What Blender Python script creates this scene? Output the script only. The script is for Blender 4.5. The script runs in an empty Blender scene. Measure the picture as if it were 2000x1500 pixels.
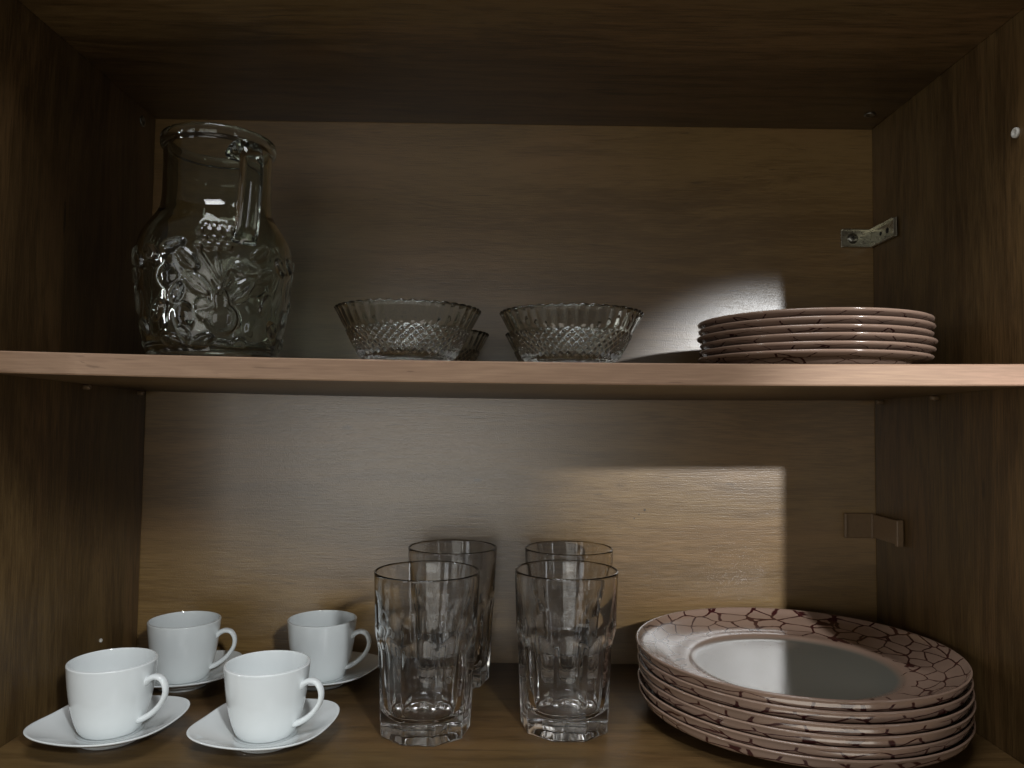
import bpy, bmesh, math, random
from math import sin, cos, pi, sqrt, atan2, radians
from mathutils import Vector, Matrix
random.seed(7)
S = bpy.context.scene
C = S.collection

# ------------------------------------------------------------------ camera
cam = bpy.data.cameras.new('camera')
camo = bpy.data.objects.new('camera', cam)
C.objects.link(camo)
cam.sensor_width = 36.0
cam.lens = 27.0
cam.clip_start = 0.01
cam.clip_end = 50.0
camo.matrix_world = (Matrix.Translation((-0.005, -0.814, 0.252)) @ Matrix.Rotation(-0.0067, 4, 'Z')
                     @ Matrix.Rotation(pi / 2 + math.atan(72 / 1500.0), 4, 'X') @ Matrix.Rotation(0.0125, 4, 'Z'))
S.camera = camo

# ------------------------------------------------------------------ light of the dim room
W = bpy.data.worlds.new('World')
S.world = W
W.use_nodes = True
W.node_tree.nodes['Background'].inputs[0].default_value = (1.0, 0.97, 0.92, 1)
W.node_tree.nodes['Background'].inputs[1].default_value = 0.052
S.view_settings.view_transform = 'Standard'
S.view_settings.look = 'None'
S.view_settings.exposure = 0.0
S.view_settings.gamma = 1.0


def aim(o, target):
    d = Vector(target) - o.location
    o.rotation_euler = d.to_track_quat('-Z', 'Y').to_euler()


def area(name, loc, target, sx, sy, watts, col):
    l = bpy.data.lights.new(name, 'AREA')
    l.shape = 'RECTANGLE'
    l.size, l.size_y = sx, sy
    l.energy = watts
    l.color = col
    o = bpy.data.objects.new(name, l)
    o.location = loc
    C.objects.link(o)
    aim(o, target)
    return o


def spot(name, loc, target, half, blend, radius, watts, col):
    l = bpy.data.lights.new(name, 'SPOT')
    l.spot_size = 2 * half
    l.spot_blend = blend
    l.shadow_soft_size = radius
    l.energy = watts
    l.color = col
    o = bpy.data.objects.new(name, l)
    o.location = loc
    C.objects.link(o)
    aim(o, target)
    return o


# pale window behind and to the left of the photographer
area('window_light', (-0.34, -1.75, 0.10), (-0.30, 0.0, 0.16), 1.00, 0.56, 3.3, (1.0, 0.98, 0.91))
# the ceiling light of the room, in front of the cupboard and well above it
area('room_light', (-0.10, -0.80, 1.42), (0.0, -0.25, 0.25), 0.60, 0.45, 7.6, (0.97, 0.98, 1.0))
# light coming back up from the worktop below the cupboard
area('worktop_light', (0.0, -0.48, -0.30), (0.0, -0.20, 0.57), 0.90, 0.10, 0.75, (1.0, 0.93, 0.82))
# the room's lamp, front right and a little above
LP = (0.686, -1.18, 0.565)
spot('lamp_light', LP, (0.262, 0.0, 0.176), radians(10.1), 0.72, 0.017, 50.0, (0.97, 0.99, 1.0))
spot('lamp_low_light', (0.30, -1.18, 0.565), (-0.50, 0.0, -0.75), radians(26.2), 0.20, 0.034, 28.0, (0.93, 0.98, 1.0))
# a weak lamp far to the left
area('side_light', (-1.10, -0.69, 0.33), (0.35, -0.2, 0.2), 0.05, 0.28, 1.3, (0.96, 0.98, 0.96))
# added strip lamp far to the right, for bright edges on the glasses
area('right_fill_strip', (1.25, -1.35, 0.15), (0.0, -0.1, 0.15), 0.09, 1.00, 0.75, (0.96, 0.98, 1.0))
area('left_fill_strip', (-1.25, -1.55, 0.20), (0.0, -0.1, 0.10), 0.30, 1.00, 1.5, (0.96, 0.98, 1.0))  # added fill strip far left, puts bright lines in the tumblers

cy = S.cycles
cy.use_denoising = True
cy.max_bounces = 24
cy.transmission_bounces = 20
cy.glossy_bounces = 8
cy.diffuse_bounces = 5
cy.transparent_max_bounces = 16
cy.caustics_reflective = True
cy.caustics_refractive = True
cy.blur_glossy = 1.5
cy.sample_clamp_indirect = 9.0


# ------------------------------------------------------------------ materials
def new_mat(name):
    m = bpy.data.materials.new(name)
    m.use_nodes = True
    nt = m.node_tree
    return m, nt, nt.nodes['Principled BSDF']


class NT:
    """small helper for wiring nodes"""
    def __init__(self, nt):
        self.nt = nt

    def n(self, typ, **kw):
        nd = self.nt.nodes.new(typ)
        for k, v in kw.items():
            setattr(nd, k, v)
        return nd

    def put(self, sock, v):
        if hasattr(v, 'is_linked') or hasattr(v, 'links'):
            self.nt.links.new(v, sock)
        else:
            sock.default_value = v

    def math(self, op, a, b=None, c=None, clamp=False):
        nd = self.n('ShaderNodeMath', operation=op, use_clamp=clamp)
        self.put(nd.inputs[0], a)
        if b is not None:
            self.put(nd.inputs[1], b)
        if c is not None:
            self.put(nd.inputs[2], c)
        return nd.outputs[0]

    def vmath(self, op, a, b):
        nd = self.n('ShaderNodeVectorMath', operation=op)
        self.put(nd.inputs[0], a)
        self.put(nd.inputs[1], b)
        return nd.outputs[0]

    def step(self, v, lo, hi):
        nd = self.n('ShaderNodeMapRange', interpolation_type='SMOOTHSTEP')
        self.put(nd.inputs[0], v)
        self.put(nd.inputs[1], lo)
        self.put(nd.inputs[2], hi)
        return nd.outputs[0]

    def mix(self, fac, a, b, blend='MIX'):
        nd = self.n('ShaderNodeMix', data_type='RGBA', blend_type=blend)
        self.put(nd.inputs[0], fac)
        self.put(nd.inputs[6], a)
        self.put(nd.inputs[7], b)
        return nd.outputs[2]

    def noise(self, vec, scale, detail=3.0, rough=0.55):
        nd = self.n('ShaderNodeTexNoise')
        self.put(nd.inputs['Vector'], vec)
        nd.inputs['Scale'].default_value = scale
        nd.inputs['Detail'].default_value = detail
        nd.inputs['Roughness'].default_value = rough
        return nd.outputs[0]

    def coord(self):
        return self.n('ShaderNodeTexCoord').outputs['Object']


def rgb(h, k=1.0):
    return (h[0] * k, h[1] * k, h[2] * k, 1.0)


def wood(name, axis, dark, light, warm, rough=0.36, bump=0.12, marks=(), contrast=1.0, seed=0.0, spec=0.5, ior=1.5):
    """printed wood grain on melamine board; axis = direction of the grain"""
    m, nt, p = new_mat(name)
    h = NT(nt)
    co = h.vmath('ADD', h.coord(), (seed, seed * 0.7, seed * 1.3))

    def sc(al, ac):
        return h.vmath('MULTIPLY', co, tuple(al if k == axis else ac for k in range(3)))
    warp = h.noise(sc(2.2, 7.0), 1.0, 2.0)
    wv = h.math('MULTIPLY', h.math('SUBTRACT', warp, 0.5), 0.11)
    comb = h.n('ShaderNodeCombineXYZ')
    for k in range(3):
        if k != axis:
            nt.links.new(wv, comb.inputs[k])
    cw = h.vmath('ADD', co, comb.outputs[0])

    def scw(al, ac):
        return h.vmath('MULTIPLY', cw, tuple(al if k == axis else ac for k in range(3)))
    broad = h.noise(scw(1.6, 16.0), 1.0, 3.0)
    line = h.noise(scw(4.0, 95.0), 1.0, 4.0, 0.6)
    fibre = h.noise(sc(38.0, 700.0), 1.0, 2.0)
    tint = h.noise(scw(2.5, 9.0), 1.0, 2.0)
    g = h.math('ADD', h.math('MULTIPLY', broad, 0.5), h.math('MULTIPLY', line, 0.5))
    g = h.math('ADD', g, h.math('MULTIPLY', h.math('SUBTRACT', fibre, 0.5), 0.5))
    fac = h.step(g, 0.5 - 0.22 / contrast, 0.5 + 0.2 / contrast)
    col = h.mix(fac, rgb(dark), rgb(light))
    col = h.mix(h.step(tint, 0.42, 0.62), col, h.mix(fac, rgb(dark, 0.95), rgb(warm)))
    # thin dark pores along the grain
    pore = h.step(h.noise(scw(7.0, 260.0), 1.0, 2.0), 0.66, 0.76)
    col = h.mix(h.math('MULTIPLY', pore, 0.6), col, rgb(dark, 0.55))
    for (mx, my, mz, ra, rc, dk) in marks:
        d = h.vmath('SUBTRACT', h.coord(), (mx, my, mz))
        d = h.vmath('MULTIPLY', d, tuple(1.0 / (ra if k == axis else rc) for k in range(3)))
        ln = h.n('ShaderNodeVectorMath', operation='LENGTH')
        nt.links.new(d, ln.inputs[0])
        dn = h.math('ADD', ln.outputs['Value'], h.math('MULTIPLY', h.math('SUBTRACT', h.noise(sc(120, 400), 1.0, 2.0), 0.5), 1.2))
        mk = h.math('SUBTRACT', 1.0, h.step(dn, 0.45, 1.1))
        col = h.mix(h.math('MULTIPLY', mk, dk), col, rgb(dark, 0.25))
    nt.links.new(col, p.inputs['Base Color'])
    r = h.math('ADD', rough - 0.05, h.math('MULTIPLY', fibre, 0.10))
    nt.links.new(r, p.inputs['Roughness'])
    p.inputs['Specular IOR Level'].default_value = spec
    p.inputs['IOR'].default_value = ior
    peel = h.noise(h.coord(), 850.0, 1.0)
    bh = h.math('ADD', h.math('MULTIPLY', peel, 0.7), h.math('MULTIPLY', fibre, 0.6))
    b = h.n('ShaderNodeBump')
    b.inputs['Strength'].default_value = bump
    b.inputs['Distance'].default_value = 0.0006
    nt.links.new(bh, b.inputs['Height'])
    nt.links.new(b.outputs[0], p.inputs['Normal'])
    return m


def glass(name, tint, rough=0.0, ior=1.5):
    m, nt, p = new_mat(name)
    h = NT(nt)
    p.inputs['Base Color'].default_value = rgb(tint)
    p.inputs['Transmission Weight'].default_value = 1.0
    p.inputs['IOR'].default_value = ior
    n = h.noise(h.coord(), 60.0, 1.0)
    nt.links.new(h.math('MULTIPLY_ADD', h.step(n, 0.35, 0.8), 0.012, rough), p.inputs['Roughness'])
    b = h.n('ShaderNodeBump')
    b.inputs['Strength'].default_value = 0.02
    b.inputs['Distance'].default_value = 0.002
    nt.links.new(h.noise(h.coord(), 55.0, 1.0), b.inputs['Height'])
    nt.links.new(b.outputs[0], p.inputs['Normal'])
    return m


def porcelain():
    m, nt, p = new_mat('white_porcelain')
    h = NT(nt)
    n = h.noise(h.coord(), 35.0, 3.0)
    nt.links.new(h.mix(n, rgb((0.73, 0.76, 0.765)), rgb((0.78, 0.805, 0.80))), p.inputs['Base Color'])
    nt.links.new(h.math('MULTIPLY_ADD', n, 0.06, 0.04), p.inputs['Roughness'])
    p.inputs['Coat Weight'].default_value = 0.5
    b = h.n('ShaderNodeBump')
    b.inputs['Strength'].default_value = 0.04
    b.inputs['Distance'].default_value = 0.002
    nt.links.new(h.noise(h.coord(), 90.0, 2.0), b.inputs['Height'])
    nt.links.new(b.outputs[0], p.inputs['Normal'])
    return m


def plate_mat(name, well_r, cell, outer_r, lw):
    """pale opal glass, dusty pink rim printed with dark crackle lines"""
    m, nt, p = new_mat(name)
    h = NT(nt)
    oi = h.n('ShaderNodeObjectInfo')
    off = h.math('MULTIPLY', oi.outputs['Random'], 0.0)
    co = h.coord()
    sep = h.n('ShaderNodeSeparateXYZ')
    nt.links.new(co, sep.inputs[0])
    flat = h.n('ShaderNodeCombineXYZ')
    nt.links.new(sep.outputs[0], flat.inputs[0])
    nt.links.new(sep.outputs[1], flat.inputs[1])
    nt.links.new(off, flat.inputs[2])
    ln = h.n('ShaderNodeVectorMath', operation='LENGTH')
    nt.links.new(flat.outputs[0], ln.inputs[0])
    rad = ln.outputs['Value']
    ang = h.math('ARCTAN2', sep.outputs[1], sep.outputs[0])
    # unroll the rim: cells a little longer round the rim than across it
    pol = h.n('ShaderNodeCombineXYZ')
    nt.links.new(h.math('MULTIPLY', h.math('SINE', ang), well_r * 1.02), pol.inputs[0])
    nt.links.new(h.math('MULTIPLY', h.math('COSINE', ang), well_r * 1.02), pol.inputs[1])
    nt.links.new(h.math('MULTIPLY_ADD', sep.outputs[2], 1.3, h.math('MULTIPLY', rad, 1.1)), pol.inputs[2])
    pv = pol.outputs[0]
    wob = h.n('ShaderNodeTexNoise')
    wob.inputs['Scale'].default_value = 60.0
    nt.links.new(pv, wob.inputs['Vector'])
    pv = h.vmath('ADD', pv, h.vmath('MULTIPLY', h.vmath('SUBTRACT', wob.outputs['Color'], (0.5, 0.5, 0.5)), (0.006, 0.006, 0.006)))
    v1 = h.n('ShaderNodeTexVoronoi', feature='DISTANCE_TO_EDGE')
    v1.inputs['Scale'].default_value = 1.0 / cell
    v1.inputs['Randomness'].default_value = 0.85
    nt.links.new(pv, v1.inputs['Vector'])
    v2 = h.n('ShaderNodeTexVoronoi', feature='F1')
    v2.inputs['Scale'].default_value = 1.0 / cell
    v2.inputs['Randomness'].default_value = 0.85
    nt.links.new(pv, v2.inputs['Vector'])
    wn = h.noise(pv, 45.0, 2.0)
    wid = h.math('MULTIPLY_ADD', wn, 0.050 * lw, 0.010 * lw)
    e = h.math('SUBTRACT', v1.outputs['Distance'], wid)
    e = h.math('SUBTRACT', e, h.math('MULTIPLY', h.step(v2.outputs['Distance'], 0.60, 0.85), 0.030 * lw))
    lines = h.math('SUBTRACT', 1.0, h.step(e, -0.012, 0.016))
    rimf = h.step(rad, well_r * 0.94, well_r * 1.06)
    start = h.math('ADD', rad, h.math('MULTIPLY', h.math('SUBTRACT', h.noise(co, 70.0, 1.0), 0.5), 0.030))
    lines = h.math('MULTIPLY', lines, h.step(start, well_r * 1.10, well_r * 1.13))
    lipf = h.step(rad, outer_r - 0.0016, outer_r - 0.0009)
    lines = h.math('MULTIPLY', lines, h.math('SUBTRACT', 1.0, lipf))
    vc = h.noise(co, 9.0, 2.0)
    pink = h.mix(vc, rgb((0.275, 0.180, 0.135)), rgb((0.340, 0.232, 0.175)))
    opal = rgb((0.150, 0.150, 0.130))
    col = h.mix(rimf, opal, pink)
    col = h.mix(lines, col, rgb((0.050, 0.012, 0.012)))
    nt.links.new(col, p.inputs['Base Color'])
    nt.links.new(h.math('MULTIPLY_ADD', vc, 0.06, 0.115), p.inputs['Roughness'])
    p.inputs['Specular IOR Level'].default_value = 0.7
    p.inputs['IOR'].default_value = 1.6
    b = h.n('ShaderNodeBump')
    b.inputs['Strength'].default_value = 0.10
    b.inputs['Distance'].default_value = 0.0008
    nt.links.new(h.noise(co, 260.0, 2.0), b.inputs['Height'])
    nt.links.new(b.outputs[0], p.inputs['Normal'])
    return m


def plain(name, col, rough, metal=0.0, bump=0.05, nscale=300.0):
    m, nt, p = new_mat(name)
    h = NT(nt)
    n = h.noise(h.coord(), nscale, 3.0)
    nt.links.new(h.mix(n, rgb(col, 0.8), rgb(col, 1.15)), p.inputs['Base Color'])
    nt.links.new(h.math('MULTIPLY_ADD', n, 0.15, rough - 0.07), p.inputs['Roughness'])
    p.inputs['Metallic'].default_value = metal
    b = h.n('ShaderNodeBump')
    b.inputs['Strength'].default_value = bump
    b.inputs['Distance'].default_value = 0.0005
    nt.links.new(n, b.inputs['Height'])
    nt.links.new(b.outputs[0], p.inputs['Normal'])
    return m


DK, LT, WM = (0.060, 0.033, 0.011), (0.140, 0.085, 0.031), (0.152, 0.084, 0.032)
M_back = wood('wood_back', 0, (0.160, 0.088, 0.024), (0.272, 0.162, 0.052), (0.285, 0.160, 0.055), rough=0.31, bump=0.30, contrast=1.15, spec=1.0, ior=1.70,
              marks=((-0.173, 0, 0.243, 0.007, 0.003, 0.5), (-0.035, 0, 0.189, 0.006, 0.0022, 0.75),
                     (0.142, 0, 0.160, 0.0016, 0.0016, 0.9), (0.136, 0, 0.155, 0.0012, 0.0012, 0.9), (0.131, 0, 0.151, 0.001, 0.001, 0.9),
                     (0.236, 0, 0.394, 0.006, 0.0007, 0.9)))
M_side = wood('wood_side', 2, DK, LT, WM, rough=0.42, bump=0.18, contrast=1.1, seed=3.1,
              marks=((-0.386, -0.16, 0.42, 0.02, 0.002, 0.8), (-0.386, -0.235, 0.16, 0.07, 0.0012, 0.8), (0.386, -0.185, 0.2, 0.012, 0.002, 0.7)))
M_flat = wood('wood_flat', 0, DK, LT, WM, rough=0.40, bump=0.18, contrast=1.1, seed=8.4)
M_edge = wood('wood_edge', 0, (0.340, 0.212, 0.138), (0.470, 0.308, 0.202), (0.485, 0.295, 0.205), rough=0.55, bump=0.10, seed=5.5, spec=0.3,
              marks=((-0.255, -0.256, 0.281, 0.0040, 0.0006, 0.45), (-0.075, -0.256, 0.287, 0.0030, 0.0005, 0.4), (0.118, -0.256, 0.2815, 0.0060, 0.0005, 0.4), (-0.315, -0.256, 0.295, 0.0035, 0.0005, 0.35)))
M_tumbler = glass('clear_glass', (1.0, 1.0, 0.998))
M_bowl = glass('bowl_glass', (0.93, 0.96, 0.92))
M_jug = glass('jug_glass', (0.80, 0.84, 0.77))
M_china = porcelain()
M_dinner = plate_mat('crackle_dinner', 0.0830, 0.0180, 0.1325, 1.0)
M_dessert = plate_mat('crackle_dessert', 0.0600, 0.0175, 0.0965, 0.55)
M_metal = plain('zinc_metal', (0.62, 0.60, 0.50), 0.28, 1.0, 0.08, 250.0)
M_dark = plain('screw_metal', (0.30, 0.29, 0.25), 0.35, 1.0)
M_brown = plain('brown_plastic', (0.205, 0.130, 0.068), 0.42)
M_white = plain('white_plastic', (0.70, 0.68, 0.62), 0.4)
M_socket = plain('screw_recess', (0.03, 0.028, 0.025), 0.5, 0.6)


# ------------------------------------------------------------------ mesh helpers
def link(name, me, m, parent=None, loc=(0, 0, 0), rz=0.0, smooth=True):
    o = bpy.data.objects.new(name, me)
    C.objects.link(o)
    if m:
        me.materials.append(m)
    if smooth:
        for pl in me.polygons:
            pl.use_smooth = True
    o.location = loc
    o.rotation_euler = (0, 0, rz)
    if parent:
        o.parent = parent
    return o


def empty(name, loc=(0, 0, 0), rz=0.0):
    o = bpy.data.objects.new(name, None)
    o.empty_display_size = 0.02
    o.location = loc
    o.rotation_euler = (0, 0, rz)
    C.objects.link(o)
    return o


def tag(o, label, cat, group=None):
    o['label'] = label
    o['category'] = cat
    if group:
        o['group'] = group
    return o


def lathe(name, prof, n, rmod=None, zmod=None):
    """closed surface of revolution; prof runs from axis (r=0) to axis"""
    vs, fs, rings = [], [], []
    for j, (r, z) in enumerate(prof):
        if r < 1e-7:
            rings.append([len(vs)])
            vs.append((0, 0, z))
        else:
            ring = []
            for i in range(n):
                a = 2 * pi * i / n
                rr = rmod(j, r, z, a) if rmod else r
                zz = zmod(j, r, z, a) if zmod else z
                ring.append(len(vs))
                vs.append((rr * cos(a), rr * sin(a), zz))
            rings.append(ring)
    for A, B in zip(rings[:-1], rings[1:]):
        for i in range(n):
            k = (i + 1) % n
            if len(A) == 1:
                fs.append((A[0], B[k], B[i]))
            elif len(B) == 1:
                fs.append((A[i], A[k], B[0]))
            else:
                fs.append((A[i], A[k], B[k], B[i]))
    me = bpy.data.meshes.new(name)
    me.from_pydata(vs, [], fs)
    bm = bmesh.new()
    bm.from_mesh(me)
    bmesh.ops.recalc_face_normals(bm, faces=bm.faces)
    bm.to_mesh(me)
    bm.free()
    return me


def smooth_path(pts, sub):
    """Catmull-Rom through 2-D or 3-D points"""
    P = [Vector(p) for p in pts]
    out = []
    for i in range(len(P) - 1):
        p0 = P[i - 1] if i else P[0] * 2 - P[1]
        p1, p2 = P[i], P[i + 1]
        p3 = P[i + 2] if i + 2 < len(P) else P[-1] * 2 - P[-2]
        for k in range(sub):
            t = k / sub
            out.append(0.5 * ((2 * p1) + (p2 - p0) * t + (2 * p0 - 5 * p1 + 4 * p2 - p3) * t * t + (3 * p1 - p0 - 3 * p2 + p3) * t ** 3))
    out.append(P[-1])
    return out


def sweep(name, path, side, wfun, tfun, n=20, power=2.0):
    """strap of elliptical section along a planar path; side = constant width direction"""
    vs, fs = [], []
    m = len(path)
    side = Vector(side).normalized()
    for i, p in enumerate(path):
        t = (path[min(i + 1, m - 1)] - path[max(i - 1, 0)]).normalized()
        nn = t.cross(side).normalized()
        u = i / (m - 1)
        w, th = wfun(u), tfun(u)
        for k in range(n):
            a = 2 * pi * k / n
            ca, sa = cos(a), sin(a)
            ex = 2.0 / power
            x = math.copysign(abs(ca) ** ex, ca) * w
            y = math.copysign(abs(sa) ** ex, sa) * th
            vs.append(p + side * x + nn * y)
    for i in range(m - 1):
        for k in range(n):
            l = (k + 1) % n
            fs.append((i * n + k, i * n + l, (i + 1) * n + l, (i + 1) * n + k))
    fs.append(tuple(range(n)))
    fs.append(tuple((m - 1) * n + k for k in range(n)))
    me = bpy.data.meshes.new(name)
    me.from_pydata(vs, [], fs)
    bm = bmesh.new()
    bm.from_mesh(me)
    bmesh.ops.recalc_face_normals(bm, faces=bm.faces)
    bm.to_mesh(me)
    bm.free()
    return me


def box_bm(bm, lo, hi, bev=0.0):
    r = bmesh.ops.create_cube(bm, size=1.0)
    for v in r['verts']:
        v.co = Vector([lo[k] + (v.co[k] + 0.5) * (hi[k] - lo[k]) for k in range(3)])
    if bev:
        es = list({e for v in r['verts'] for e in v.link_edges})
        bmesh.ops.bevel(bm, geom=es, offset=bev, segments=2, affect='EDGES', profile=0.5)


def bm_mesh(name, bm):
    me = bpy.data.meshes.new(name)
    bmesh.ops.recalc_face_normals(bm, faces=bm.faces)
    bm.to_mesh(me)
    bm.free()
    return me


def box(name, lo, hi, m, parent=None, bev=0.0008):
    bm = bmesh.new()
    box_bm(bm, lo, hi, bev)
    return link(name, bm_mesh(name, bm), m, parent, smooth=False)


# ------------------------------------------------------------------ the cabinet
HW, ZT, DEP, T = 0.386, 0.571, 0.2925, 0.016
cab = tag(empty('cabinet'), 'brown wood grain cupboard with one shelf holding the glassware and crockery', 'cupboard')
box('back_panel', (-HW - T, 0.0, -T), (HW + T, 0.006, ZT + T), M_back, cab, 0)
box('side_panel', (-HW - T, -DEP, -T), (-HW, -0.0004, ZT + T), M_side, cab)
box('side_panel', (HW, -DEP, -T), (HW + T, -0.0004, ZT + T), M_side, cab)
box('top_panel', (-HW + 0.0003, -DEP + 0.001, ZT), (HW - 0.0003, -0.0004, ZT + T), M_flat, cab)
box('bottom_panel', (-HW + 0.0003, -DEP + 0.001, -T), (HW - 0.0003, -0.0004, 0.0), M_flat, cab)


SHY = -0.256


def shelf_z(x, y):
    """top face of the shelf, sagging a little in the middle"""
    u = max(-1.0, min(1.0, x / HW))
    return 0.2945 + 0.0040 * (-y / 0.256) - 0.0033 * (1 - u * u)


def make_shelf():
    bm = bmesh.new()
    nx, th, e = 40, 0.0160, 0.0010
    rows = []
    prof = [(-0.001, 0.0), (SHY + e, 0.0), (SHY, -e), (SHY, -th + e), (SHY + e, -th), (-0.001, -th)]
    for i in range(nx + 1):
        x = -HW + 0.0006 + (2 * HW - 0.0012) * i / nx
        rows.append([bm.verts.new((x, y, shelf_z(x, y) + dz)) for y, dz in prof])
    for A, B in zip(rows[:-1], rows[1:]):
        for k in range(6):
            l = (k + 1) % 6
            f = bm.faces.new((A[k], B[k], B[l], A[l]))
            f.material_index = 1 if k in (1, 2, 3) else 0
    bm.faces.new(rows[0])
    bm.faces.new(rows[-1][::-1])
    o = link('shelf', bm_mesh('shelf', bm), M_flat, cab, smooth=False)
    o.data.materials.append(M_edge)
    return o


shelf = make_shelf()


def cyl_x(name, loc, r, ln, m, parent, axis='X', ring=None):
    """short round plug with a rounded face and a recess"""
    prof = [(0, 0), (r, 0), (r, ln * 0.75), (r * 0.9, ln), (r * 0.55, ln), (r * 0.45, ln * 0.6), (0, ln * 0.6)]
    me = lathe(name, prof, 20)
    o = link(name, me, m, parent)
    o.location = loc
    o.rotation_euler = {'X': (0, pi / 2, 0), '-X': (0, -pi / 2, 0), '-Z': (pi, 0, 0), '-Y': (pi / 2, 0, 0)}[axis]
    return o


# shelf pins under the shelf ends, cam fittings in the corners and plugs in the side panels
for x, ax in ((-HW, 'X'), (HW, '-X')):
    for y in (-0.120, -0.018):
        cyl_x('shelf_pin', (x, y, shelf_z(x, y) - 0.0160 - 0.0028), 0.0022, 0.006, M_brown, cab, ax)
cyl_x('cam_fitting', (0.364, -0.042, ZT), 0.0055, 0.0012, M_dark, cab, '-Z')
cyl_x('cam_fitting', (-HW, -0.030, 0.557), 0.0055, 0.0012, M_dark, cab, 'X')
cyl_x('hole_plug', (HW, -0.234, 0.479), 0.0040, 0.0022, M_white, cab, '-X')
cyl_x('hole_plug', (-HW, -0.075, 0.040), 0.0018, 0.0015, M_white, cab, 'X')


def corner_bracket():
    """bent zinc strip in the back right corner: one leg on the back, one on the side"""
    x1, z0, z1, t = HW - 0.001, 0.4420, 0.4615, 0.0012
    bm = bmesh.new()
    box_bm(bm, (x1 - 0.034, -0.0022, z0), (x1, -0.0010, z1), 0.0004)
    box_bm(bm, (x1 - 0.033, -0.0050, z1 - t), (x1 - 0.001, -0.0022, z1), 0.0003)
    box_bm(bm, (x1 - 0.033, -0.0050, z0), (x1 - 0.001, -0.0022, z0 + t), 0.0003)
    box_bm(bm, (x1 - 0.0022, -0.056, z0), (x1 - 0.0010, -0.0022, z1), 0.0004)
    box_bm(bm, (x1 - 0.0048, -0.0535, z1 - t), (x1 - 0.0022, -0.0055, z1), 0.0003)
    box_bm(bm, (x1 - 0.0048, -0.0535, z0), (x1 - 0.0022, -0.0055, z0 + t), 0.0003)
    box_bm(bm, (x1 - 0.0048, -0.0560, z0 + 0.001), (x1 - 0.0022, -0.0548, z1 - 0.001), 0.0003)
    for dz in (0.0055, 0.0105, 0.0145):                 # pressed stiffening ribs by the bend
        box_bm(bm, (x1 - 0.013, -0.0034, z0 + dz - 0.0010), (x1 - 0.0025, -0.0021, z0 + dz + 0.0010), 0.0005)
    o = link('corner_bracket', bm_mesh('corner_bracket', bm), M_metal, cab, smooth=False)
    prof = [(0, 0), (0.0056, 0), (0.0056, 0.0006), (0.0042, 0.0019), (0.0025, 0.0024), (0, 0.0024)]
    s = link('screw', lathe('screw', prof, 24), M_dark, o)
    s.location = (x1 - 0.0215, -0.0022, (z0 + z1) / 2)
    s.rotation_euler = (pi / 2, 0, 0)
    bm = bmesh.new()
    box_bm(bm, (x1 - 0.0238, -0.0052, (z0 + z1) / 2 - 0.0005), (x1 - 0.0192, -0.0044, (z0 + z1) / 2 + 0.0005))
    box_bm(bm, (x1 - 0.0220, -0.00515, (z0 + z1) / 2 - 0.0023), (x1 - 0.0210, -0.0044, (z0 + z1) / 2 + 0.0023))
    link('screw_slot', bm_mesh('screw_slot', bm), M_socket, o, smooth=False)
    for y, rr in ((-0.024, 0.0021), (-0.038, 0.0030)):
        h_ = link('bracket_hole', lathe('bracket_hole', [(0, 0), (rr, 0), (rr, 0.0003), (0, 0.0003)], 18), M_socket, o)
        h_.location = (x1 - 0.0022, y, (z0 + z1) / 2)
        h_.rotation_euler = (0, -pi / 2, 0)
    return o


corner_bracket()


def bracket_cover():
    """brown plastic cap over the lower corner bracket"""
    x1, z0, z1 = HW - 0.001, 0.1335, 0.1595
    bm = bmesh.new()
    box_bm(bm, (x1 - 0.0335, -0.0040, z0), (x1, -0.0006, z1), 0.0010)
    box_bm(bm, (x1 - 0.0335, -0.0058, z0), (x1 - 0.0310, -0.0038, z1), 0.0008)
    box_bm(bm, (x1 - 0.0060, -0.0058, z0), (x1 - 0.0035, -0.0038, z1), 0.0008)
    box_bm(bm, (x1 - 0.0042, -0.0560, z0 + 0.001), (x1, -0.0035, z1 - 0.001), 0.0010)
    box_bm(bm, (x1 - 0.0070, -0.0600, z0), (x1, -0.0550, z1), 0.0010)
    return link('bracket_cover', bm_mesh('bracket_cover', bm), M_brown, cab, smooth=False)


bracket_cover()


# ------------------------------------------------------------------ glass jug with raised fruit
def sstep(a, b, x):
    t = max(0.0, min(1.0, (x - a) / (b - a)))
    return t * t * (3 - 2 * t)


def ell(s, t, cx, cz, rx, rz, ang=0.0):
    ds, dt = s - cx, t - cz
    ca, sa = cos(ang), sin(ang)
    u, v = (ds * ca + dt * sa) / rx, (-ds * sa + dt * ca) / rz
    return 1 - sqrt(u * u + v * v), u, v


GRAPES = [(-1.2 + 0.62 * (k % 4) + 0.3 * ((k // 4) % 2) - 0.1, 8.4 + 0.55 * (k // 4)) for k in range(16)]


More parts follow.
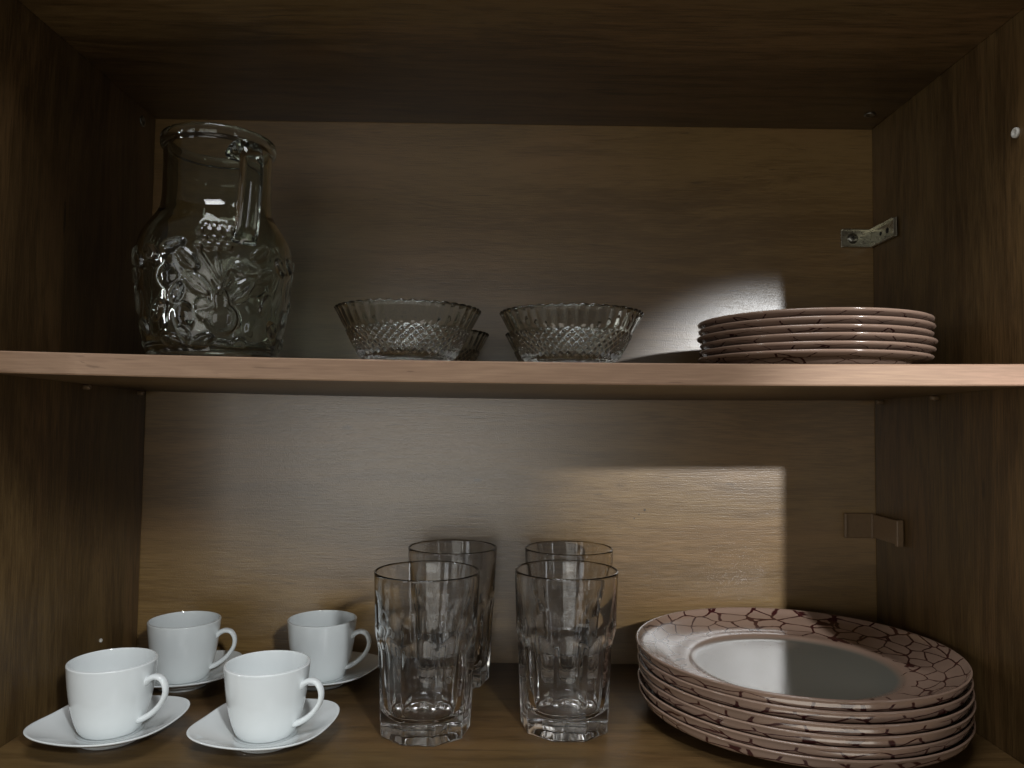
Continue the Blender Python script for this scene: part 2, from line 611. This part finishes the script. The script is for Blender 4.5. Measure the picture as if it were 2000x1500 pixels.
def fruit(s, t):
    """height in cm of the pressed fruit relief at arc length s and height t (cm)"""
    h = 0.0
    # pear with a raised outline
    d1, _, _ = ell(s, t, 0.55, 3.0, 1.25, 1.25)
    d2, _, _ = ell(s, t, 0.38, 4.35, 0.72, 1.15, 0.15)
    d = max(d1 * 1.25, d2 * 0.72)
    h = max(h, 0.30 * sstep(0, 0.22, d) - 0.10 * sstep(0.22, 0.5, d) + 0.06 * sstep(0.5, 1.0, d))
    # apples
    for cx, cz, r in ((-2.3, 3.1, 1.25), (3.3, 2.5, 1.2), (-3.6, 6.1, 1.0)):
        d, u, v = ell(s, t, cx, cz, r, r * 1.05)
        h = max(h, 0.17 * sstep(0, 0.8, d))
    # leaves with veins
    for cx, cz, rx, rz, an in ((-1.25, 5.5, 1.5, 0.72, -0.75), (1.9, 5.3, 1.45, 0.7, 0.85), (2.1, 6.9, 1.3, 0.72, -0.1),
                               (-1.9, 7.3, 1.25, 0.62, -0.9), (-0.9, 1.35, 1.2, 0.55, 0.5), (2.0, 1.2, 0.7, 0.6, 0.3),
                               (-0.75, 3.7, 0.8, 1.15, 0.2), (-3.4, 1.3, 1.2, 0.6, -0.4), (4.0, 4.4, 1.1, 0.6, 1.2), (3.7, 6.6, 1.0, 0.6, 0.5),
                               (-2.75, 4.9, 0.95, 0.55, 1.1), (-4.6, 3.6, 1.0, 0.6, 0.9), (3.1, 8.2, 1.1, 0.6, 0.7), (-3.0, 8.4, 1.1, 0.55, 0.3), (5.2, 2.6, 1.0, 0.6, -0.6),
                               (5.3, 7.6, 1.0, 0.6, -0.7), (-5.0, 8.0, 1.0, 0.6, -0.5), (0.9, 0.95, 0.9, 0.4, -0.3), (-2.3, 1.9, 0.8, 0.45, -0.9)):
        d, u, v = ell(s, t, cx, cz, rx, rz, an)
        if d > 0:
            vein = 0.07 * math.exp(-(v / 0.12) ** 2) + 0.035 * max(0, sin(u * 11 + abs(v) * 6)) * (1 - abs(u))
            h = max(h, 0.27 * sstep(0, 0.4, d) - vein)
    # grapes
    for gx, gz in GRAPES:
        d, _, _ = ell(s, t, gx + 0.2, gz, 0.36, 0.33)
        h = max(h, 0.22 * sqrt(max(0.0, 1 - (1 - d) ** 2)) if d > 0 else 0)
    # stalks
    for x0, z0, x1, z1 in ((0.4, 5.5, -1.1, 7.9), (0.4, 5.5, 1.1, 7.4), (0.4, 5.6, 0.0, 8.2)):
        L2 = (x1 - x0) ** 2 + (z1 - z0) ** 2
        k = max(0, min(1, ((s - x0) * (x1 - x0) + (t - z0) * (z1 - z0)) / L2))
        dd = sqrt((s - x0 - k * (x1 - x0)) ** 2 + (t - z0 - k * (z1 - z0)) ** 2)
        h = max(h, 0.15 * (1 - sstep(0.02, 0.16, dd)))
    return h


def make_jug(x, y):
    z = shelf_z(x, y)
    o = empty('glass_jug', (x, y, z), 0)
    outer = [(0, 0.35), (2.2, 0.30), (3.9, 0.0), (4.55, 0.0), (4.9, 0.3), (5.08, 1.1), (5.42, 3.0), (5.72, 5.2), (5.93, 7.2), (5.95, 8.7), (5.72, 9.9),
             (5.12, 11.0), (4.52, 11.9), (4.24, 12.9), (4.18, 15.0), (4.20, 16.6), (4.24, 17.2), (4.44, 17.45), (4.48, 17.9), (4.42, 18.2), (4.27, 18.3)]
    inner = [(4.10, 18.2), (3.90, 17.4), (3.84, 15.0), (3.88, 12.9), (4.12, 11.9), (4.70, 11.0), (5.28, 9.9), (5.50, 8.7), (5.48, 7.2), (5.28, 5.2),
             (4.98, 3.0), (4.65, 1.5), (4.1, 0.95), (3.0, 0.8), (0, 0.9)]
    po = [outer[0]] + [tuple(v) for v in smooth_path(outer[1:], 6)]
    # finer rows on the relief
    fine = []
    for a, b in zip(po[:-1], po[1:]):
        fine.append(a)
        if 0.8 < a[1] < 11.5:
            k = max(1, int((b[1] - a[1]) / 0.10))
            fine += [(a[0] + (b[0] - a[0]) * q / k, a[1] + (b[1] - a[1]) * q / k) for q in range(1, k)]
    fine.append(po[-1])
    ni = len(fine)
    pi_ = [tuple(v) for v in smooth_path(inner, 4)]
    prof = [(r / 100, zz / 100) for r, zz in fine + pi_]
    prof[-1] = (0, prof[-1][1])
    face = atan2(-0.814 - y, -0.005 - x)

    def rm(j, r, zz, a):
        if j >= ni or zz < 0.008 or zz > 0.112:
            return r
        th = (a - face + pi) % (2 * pi) - pi
        per = 2 * pi / 3
        th = (th + per / 2) % per - per / 2
        return r + (fruit(th * 5.6, zz * 100)) / 100 * 0.85 * sstep(0.008, 0.014, zz) * (1 - sstep(0.100, 0.112, zz))
    link('jug_body', lathe('jug_body', prof, 360, rm), M_jug, o)
    ha = face + 0.33
    e = Vector((cos(ha), sin(ha), 0))
    pts = [e * (r / 100) + Vector((0, 0, zz / 100)) for r, zz in ((4.08, 16.05), (5.0, 16.35), (6.2, 16.2), (6.95, 15.3), (7.05, 13.6), (6.85, 12.0), (6.55, 10.4), (6.22, 9.5), (5.85, 8.95))]
    path = smooth_path(pts, 8)
    me = sweep('handle', path, (-sin(ha), cos(ha), 0), lambda u: 0.0096 - 0.0010 * sin(pi * u), lambda u: 0.0052, 24, 3.0)
    link('handle', me, M_jug, o)
    return o


tag(make_jug(-0.244, -0.19), 'clear glass jug with raised pears and leaves, at the left end of the shelf', 'jug')


# ------------------------------------------------------------------ pressed glass bowls
def bowl_mesh():
    NF = 42
    outer = [(0, 0.22), (2.6, 0.18), (3.0, 0.0), (3.35, 0.0), (3.5, 0.22), (3.62, 0.45)]
    rows = 46
    for k in range(1, rows + 1):
        u = k / rows
        outer.append((3.62 + (5.62 - 3.62) * (u ** 1.0), 0.45 + 3.75 * u))
    no = len(outer)
    outer += [(5.60, 4.29), (5.52, 4.32), (5.42, 4.28)]
    inner = [(5.1, 3.7), (4.55, 2.6), (3.95, 1.5), (3.4, 0.85), (2.6, 0.62), (0, 0.58)]
    iv = [tuple(v) for v in smooth_path([outer[-1]] + inner, 5)][1:]
    prof = [(r / 100, z / 100) for r, z in outer + iv]
    prof[-1] = (0, prof[-1][1])

    def rm(j, r, z, a):
        zc = z * 100
        rel = 0.0
        if j < no and 0.45 < zc:
            if zc < 2.65:
                u = a * NF / (2 * pi)
                v = (zc - 0.5) / 0.58
                p, q = (u + v) % 1.0, (u - v) % 1.0
                py = min(min(p, 1 - p), min(q, 1 - q)) * 2
                rel = 0.20 * min(1, py * 1.4) - 0.05
                rel *= sstep(0.45, 0.7, zc) * (1 - sstep(2.45, 2.65, zc))
            else:
                rel = 0.07 * abs(sin(a * NF / 2)) * sstep(2.6, 3.0, zc)
                rel += 0.04 * abs(sin(a * NF / 2)) * sstep(3.8, 4.2, zc)
        elif zc > 4.1:
            rel = 0.10 * abs(sin(a * NF / 2))
        elif zc > 2.6:
            rel = 0.02 * abs(sin(a * NF / 2))
        return r + rel / 100

    def zm(j, r, z, a):
        return z + (0.0007 * (abs(sin(a * NF / 2)) - 0.5) * sstep(0.036, 0.042, z) if z > 0.036 else 0)
    return lathe('glass_bowl', prof, NF * 12, rm, zm)


bowl_me = bowl_mesh()
G = 'pressed glass bowls on the shelf'
b0 = None
for x, y, rz, lab in ((-0.083, -0.213, 0.03, 'pressed glass bowl beside the jug, front one of the left pair'),
                      (0.0455, -0.205, 0.09, 'pressed glass bowl at the front of the shelf, nearer the plate stack'),
                      (-0.080, -0.070, 0.05, 'pressed glass bowl standing behind the bowl nearer the jug'),
                      (0.050, -0.072, 0.02, 'pressed glass bowl standing behind the bowl nearer the plate stack')):
    if b0 is None:
        b0 = link('glass_bowl', bowl_me, M_bowl)
        o = b0
    else:
        o = b0.copy()
        C.objects.link(o)
    o.location = (x, y, shelf_z(x, y) + 0.0002)
    o.rotation_euler = (0, 0, rz)
    tag(o, lab, 'bowl', G)


# ------------------------------------------------------------------ plates
def plate_profile(R, well, H, th, foot, e):
    top = [(0, th + 0.0015), (well * 0.5, th + 0.0015), (well * 0.90, th + 0.0017), (well * 1.0, th + 0.0026), (well * 1.07, th + 0.0050),
           (well * 1.25, th + 0.0062 * e + 0.0055 * (1 - e)), (R - 0.0120, H - 0.0026 - 0.0050 * e), (R - 0.0058, H - 0.0010 - 0.0040 * e), (R - 0.0020, H - 0.0004 - 0.0006 * e)]
    lip = [(R - 0.0010, H), (R - 0.0002, H - 0.0004), (R, H - 0.0011), (R - 0.0006, H - 0.0022)]
    bot = [(R - 0.0026 + 0.0014 * e, H - 0.0030), (R - 0.0058 + 0.0026 * e, H - 0.0042 - 0.0036 * e), (R - 0.0100 + 0.0028 * e, H - 0.0054 - 0.0048 * e), (R - 0.0140, H - 0.0062 - 0.0056 * e), (well * 1.25, th + 0.0016), (well * 1.07, 0.0012), (foot, 0.0), (foot - 0.003, 0.0004), (foot - 0.006, 0.0014), (0, 0.0016)]
    a = [tuple(v) for v in smooth_path(top, 4)]
    b = [tuple(v) for v in smooth_path(lip, 3)]
    c = [tuple(v) for v in smooth_path(bot, 4)]
    prof = a + b + c
    prof[0] = (0, prof[0][1])
    prof[-1] = (0, prof[-1][1])
    return prof


dinner_me = lathe('dinner_plate', plate_profile(0.1325, 0.0830, 0.0225, 0.0022, 0.0800, 1.0), 160)
dessert_me = lathe('dessert_plate', plate_profile(0.0965, 0.0600, 0.0140, 0.0020, 0.0540, 0.0), 140)

ORD = ['bottom', 'second from the bottom', 'third from the bottom', 'third from the top', 'second from the top', 'topmost']


def stack(me, m, name, x, y, z, dz, what, where, group, offs):
    p0 = None
    for k in range(6):
        if p0 is None:
            o = p0 = link(name, me, m)
        else:
            o = p0.copy()
            C.objects.link(o)
        o.location = (x + offs[k][0], y + offs[k][1], z + k * dz)
        o.rotation_euler = (0, 0, offs[k][2])
        tag(o, '%s, %s of its stack %s' % (what, ORD[k], where), 'plate', group)


stack(dinner_me, M_dinner, 'dinner_plate', 0.2425, -0.1480, 0.0002, 0.0082, 'large crackle plate', 'below the shelf',
      'large pink crackle dinner plates', [(0.003, 0.002, 0.3), (0.002, 0.0015, 1.9), (0.003, 0.001, 4.4), (0.0015, 0, 2.6), (0.0012, 0.0008, 5.2), (0, 0, 0.9)])
stack(dessert_me, M_dessert, 'dessert_plate', 0.2620, -0.1430, shelf_z(0.262, -0.05) + 0.0023, 0.0063, 'small crackle plate', 'on the shelf',
      'small pink crackle plates', [(0.0, 0.003, 0.5), (0.0012, 0.002, 2.2), (0.0015, 0, 3.9), (-0.001, 0.001, 1.4), (0.0, 0, 5.0), (-0.0005, 0.0005, 0.1)])


# ------------------------------------------------------------------ faceted tumblers
def tumbler_mesh():
    N = 9
    Hh, rt, rb = 12.8, 4.33, 3.62

    def cone(z):
        return 3.78 + (4.14 - 3.78) * min(1.0, z / 7.6) if z < 7.6 else 4.14 + 0.04 * sin(min(1, (z - 7.6) / 1.2) * pi) * 0.6 + (rt - 4.14) * (z - 7.6) / (Hh - 7.6)

    zs = [0.0, 0.02, 0.08, 0.2, 0.6, 1.2] + [1.8 + 0.6 * k for k in range(7)] + [5.9 + 0.12 * k for k in range(26)] + [9.3, 9.8, 10.4, 11.0, 11.6, 12.2, 12.6, 12.74]
    outer = [(0, 0.25), (2.2, 0.22), (2.9, 0.0)] + [(cone(z) if z > 0.1 else cone(z) - 0.10 + z, z) for z in zs]
    no = len(outer)
    outer += [(rt - 0.03, 12.81), (rt - 0.10, 12.82), (rt - 0.15, 12.76)]
    inner = [(rt - 0.19, 12.3), (4.05, 11.0), (3.86, 9.3), (3.66, 7.6), (3.46, 5.5), (3.28, 3.5), (3.12, 2.3), (2.85, 1.72), (2.3, 1.42), (1.3, 1.32), (0, 1.36)]
    iv = [tuple(v) for v in smooth_path([outer[-1]] + inner, 5)][1:]
    prof = [(r / 100, z / 100) for r, z in outer + iv]
    prof[-1] = (0, prof[-1][1])
    cN = cos(pi / N)

    def rm(j, r, z, a):
        if j >= no or r < 0.029:
            return r
        zc = z * 100
        if zc > 8.9:
            return r
        k = (a % (2 * pi / N)) - pi / N
        d0 = cone(zc)
        cut = 1 - sstep(6.7, 8.5, zc)
        # plane distance slides from the round surface to the full facet
        d = d0 * (1.0 - (1.0 - cN) * 1.22 * cut)
        base = d0 if zc > 0.1 else d0 - 0.10 + zc
        pl = d / cos(k) - (0.0 if zc > 0.1 else 0.10 - zc)
        rr = base
        # soft minimum keeps a rounded arris between the facets
        q = 0.022
        hh = max(0.0, q - abs(rr - pl)) / q
        return (min(rr, pl) - hh * hh * q * 0.25) / 100
    return lathe('drinking_glass', prof, N * 24, rm)


tum_me = tumbler_mesh()
G = 'faceted drinking glasses'
t0 = None
for x, y, rz, lab in ((-0.0685, -0.174, 0.13, 'clear faceted drinking glass standing just right of the front cups'),
                      (0.0470, -0.163, 0.20, 'clear faceted drinking glass nearest the large plate stack, in front'),
                      (-0.0560, -0.053, 0.05, 'clear faceted drinking glass at the back, partly hidden by the glass beside the cups'),
                      (0.0580, -0.052, 0.20, 'clear faceted drinking glass at the back, behind the glass nearest the large plates')):
    if t0 is None:
        o = t0 = link('drinking_glass', tum_me, M_tumbler)
    else:
        o = t0.copy()
        C.objects.link(o)
    o.location = (x, y, 0.0002)
    o.rotation_euler = (0, 0, rz)
    tag(o, lab, 'glass', G)


# ------------------------------------------------------------------ cups and saucers
def saucer_mesh():
    n = 3.1

    def sq(a):
        return (abs(cos(a)) ** n + abs(sin(a)) ** n) ** (-1.0 / n)
    top = [(0, 0.62), (1.4, 0.62), (2.35, 0.62), (2.6, 0.70), (3.2, 0.86), (4.2, 1.15), (5.15, 1.50)]
    lip = [(5.28, 1.56), (5.36, 1.53), (5.33, 1.44), (5.2, 1.36)]
    bot = [(4.2, 0.92), (3.0, 0.46), (2.45, 0.30), (2.38, 0.02), (2.26, 0.0), (2.14, 0.02), (2.06, 0.26), (0, 0.30)]
    prof = []
    for part in (top, lip, bot):
        prof += [tuple(v) for v in smooth_path(part, 4)]
    prof = [(r * 0.96 / 100, z / 100) for r, z in prof]
    prof[0] = (0, prof[0][1])
    prof[-1] = (0, prof[-1][1])

    def rm(j, r, z, a):
        k = sstep(0.026, 0.050, r)
        return r * (1 + (sq(a) - 1) * k)

    def zm(j, r, z, a):
        return z + 0.0016 * sstep(0.03, 0.053, r) * (sq(a) - 1) / 0.13
    return lathe('saucer', prof, 144, rm, zm)


def cup_meshes():
    outer = [(0, 0.18), (1.9, 0.15), (2.0, 0.0), (2.22, 0.0), (2.46, 0.16), (2.76, 0.7), (3.09, 1.7), (3.36, 3.0), (3.53, 4.3), (3.62, 5.3), (3.64, 5.52)]
    inner = [(3.60, 5.60), (3.50, 5.60), (3.44, 5.5), (3.34, 4.3), (3.16, 3.0), (2.88, 1.7), (2.5, 0.85), (1.8, 0.52), (0, 0.50)]
    prof = [outer[0]] + [tuple(v) for v in smooth_path(outer[1:], 4)] + [tuple(v) for v in smooth_path(inner, 4)]
    prof = [(r * 0.895 / 100, z * 0.965 / 100) for r, z in prof]
    prof[-1] = (0, prof[-1][1])
    body = lathe('cup_body', prof, 112)
    pts = [Vector((r * 0.895 / 100, 0, z * 0.965 / 100)) for r, z in ((3.28, 3.95), (3.75, 4.35), (4.35, 4.55), (4.95, 4.35), (5.28, 3.7), (5.15, 2.9), (4.6, 2.15), (3.95, 1.60), (3.30, 1.22), (2.78, 1.02))]
    hnd = sweep('handle', smooth_path(pts, 7), (0, 1, 0), lambda u: 0.0030 + 0.0012 * abs(u - 0.5) * 2, lambda u: 0.0019 + 0.0006 * abs(u - 0.5) * 2, 18, 2.2)
    return body, hnd


sau_me = saucer_mesh()
cup_me, hnd_me = cup_meshes()
s0 = c0 = None
for x, y, rs, rc, wh in ((-0.3120, -0.198, radians(-9), radians(-12), ('nearest the left side panel, in front', 'front')),
                         (-0.1895, -0.201, radians(-10), radians(-16), ('in front, nearest the drinking glasses', 'front')),
                         (-0.3070, -0.075, radians(8), radians(2), ('at the back, behind the leftmost front cup', 'back')),
                         (-0.1790, -0.066, radians(-22), radians(-10), ('at the back, closest to the drinking glasses', 'back'))):
    if s0 is None:
        s0 = s = link('saucer', sau_me, M_china)
        c = c0 = empty('coffee_cup')
        body = link('cup_body', cup_me, M_china, c0)
        hnd = link('handle', hnd_me, M_china, c0)
    else:
        s = s0.copy()
        C.objects.link(s)
        c = c0.copy()
        C.objects.link(c)
        for ch in (body, hnd):
            k = ch.copy()
            C.objects.link(k)
            k.parent = c
    s.location = (x, y, 0.0002)
    s.rotation_euler = (0, 0, rs)
    c.location = (x, y, 0.0066)
    c.rotation_euler = (0, 0, rc)
    tag(s, 'white rounded square saucer under the cup ' + wh[0], 'saucer', 'white rounded square saucers')
    tag(c, 'white porcelain coffee cup ' + wh[0], 'cup', 'white coffee cups on saucers')


# ------------------------------------------------------------------ light bent by the glass
for o in S.objects:
    if o.type == 'MESH':
        nm = o.name.split('.')[0]
        if nm in ('drinking_glass', 'glass_bowl', 'jug_body'):
            o.cycles.is_caustics_caster = True
        else:
            o.cycles.is_caustics_receiver = True
    elif o.type == 'LIGHT' and o.data.type == 'SPOT':
        o.data.cycles.is_caustics_light = True
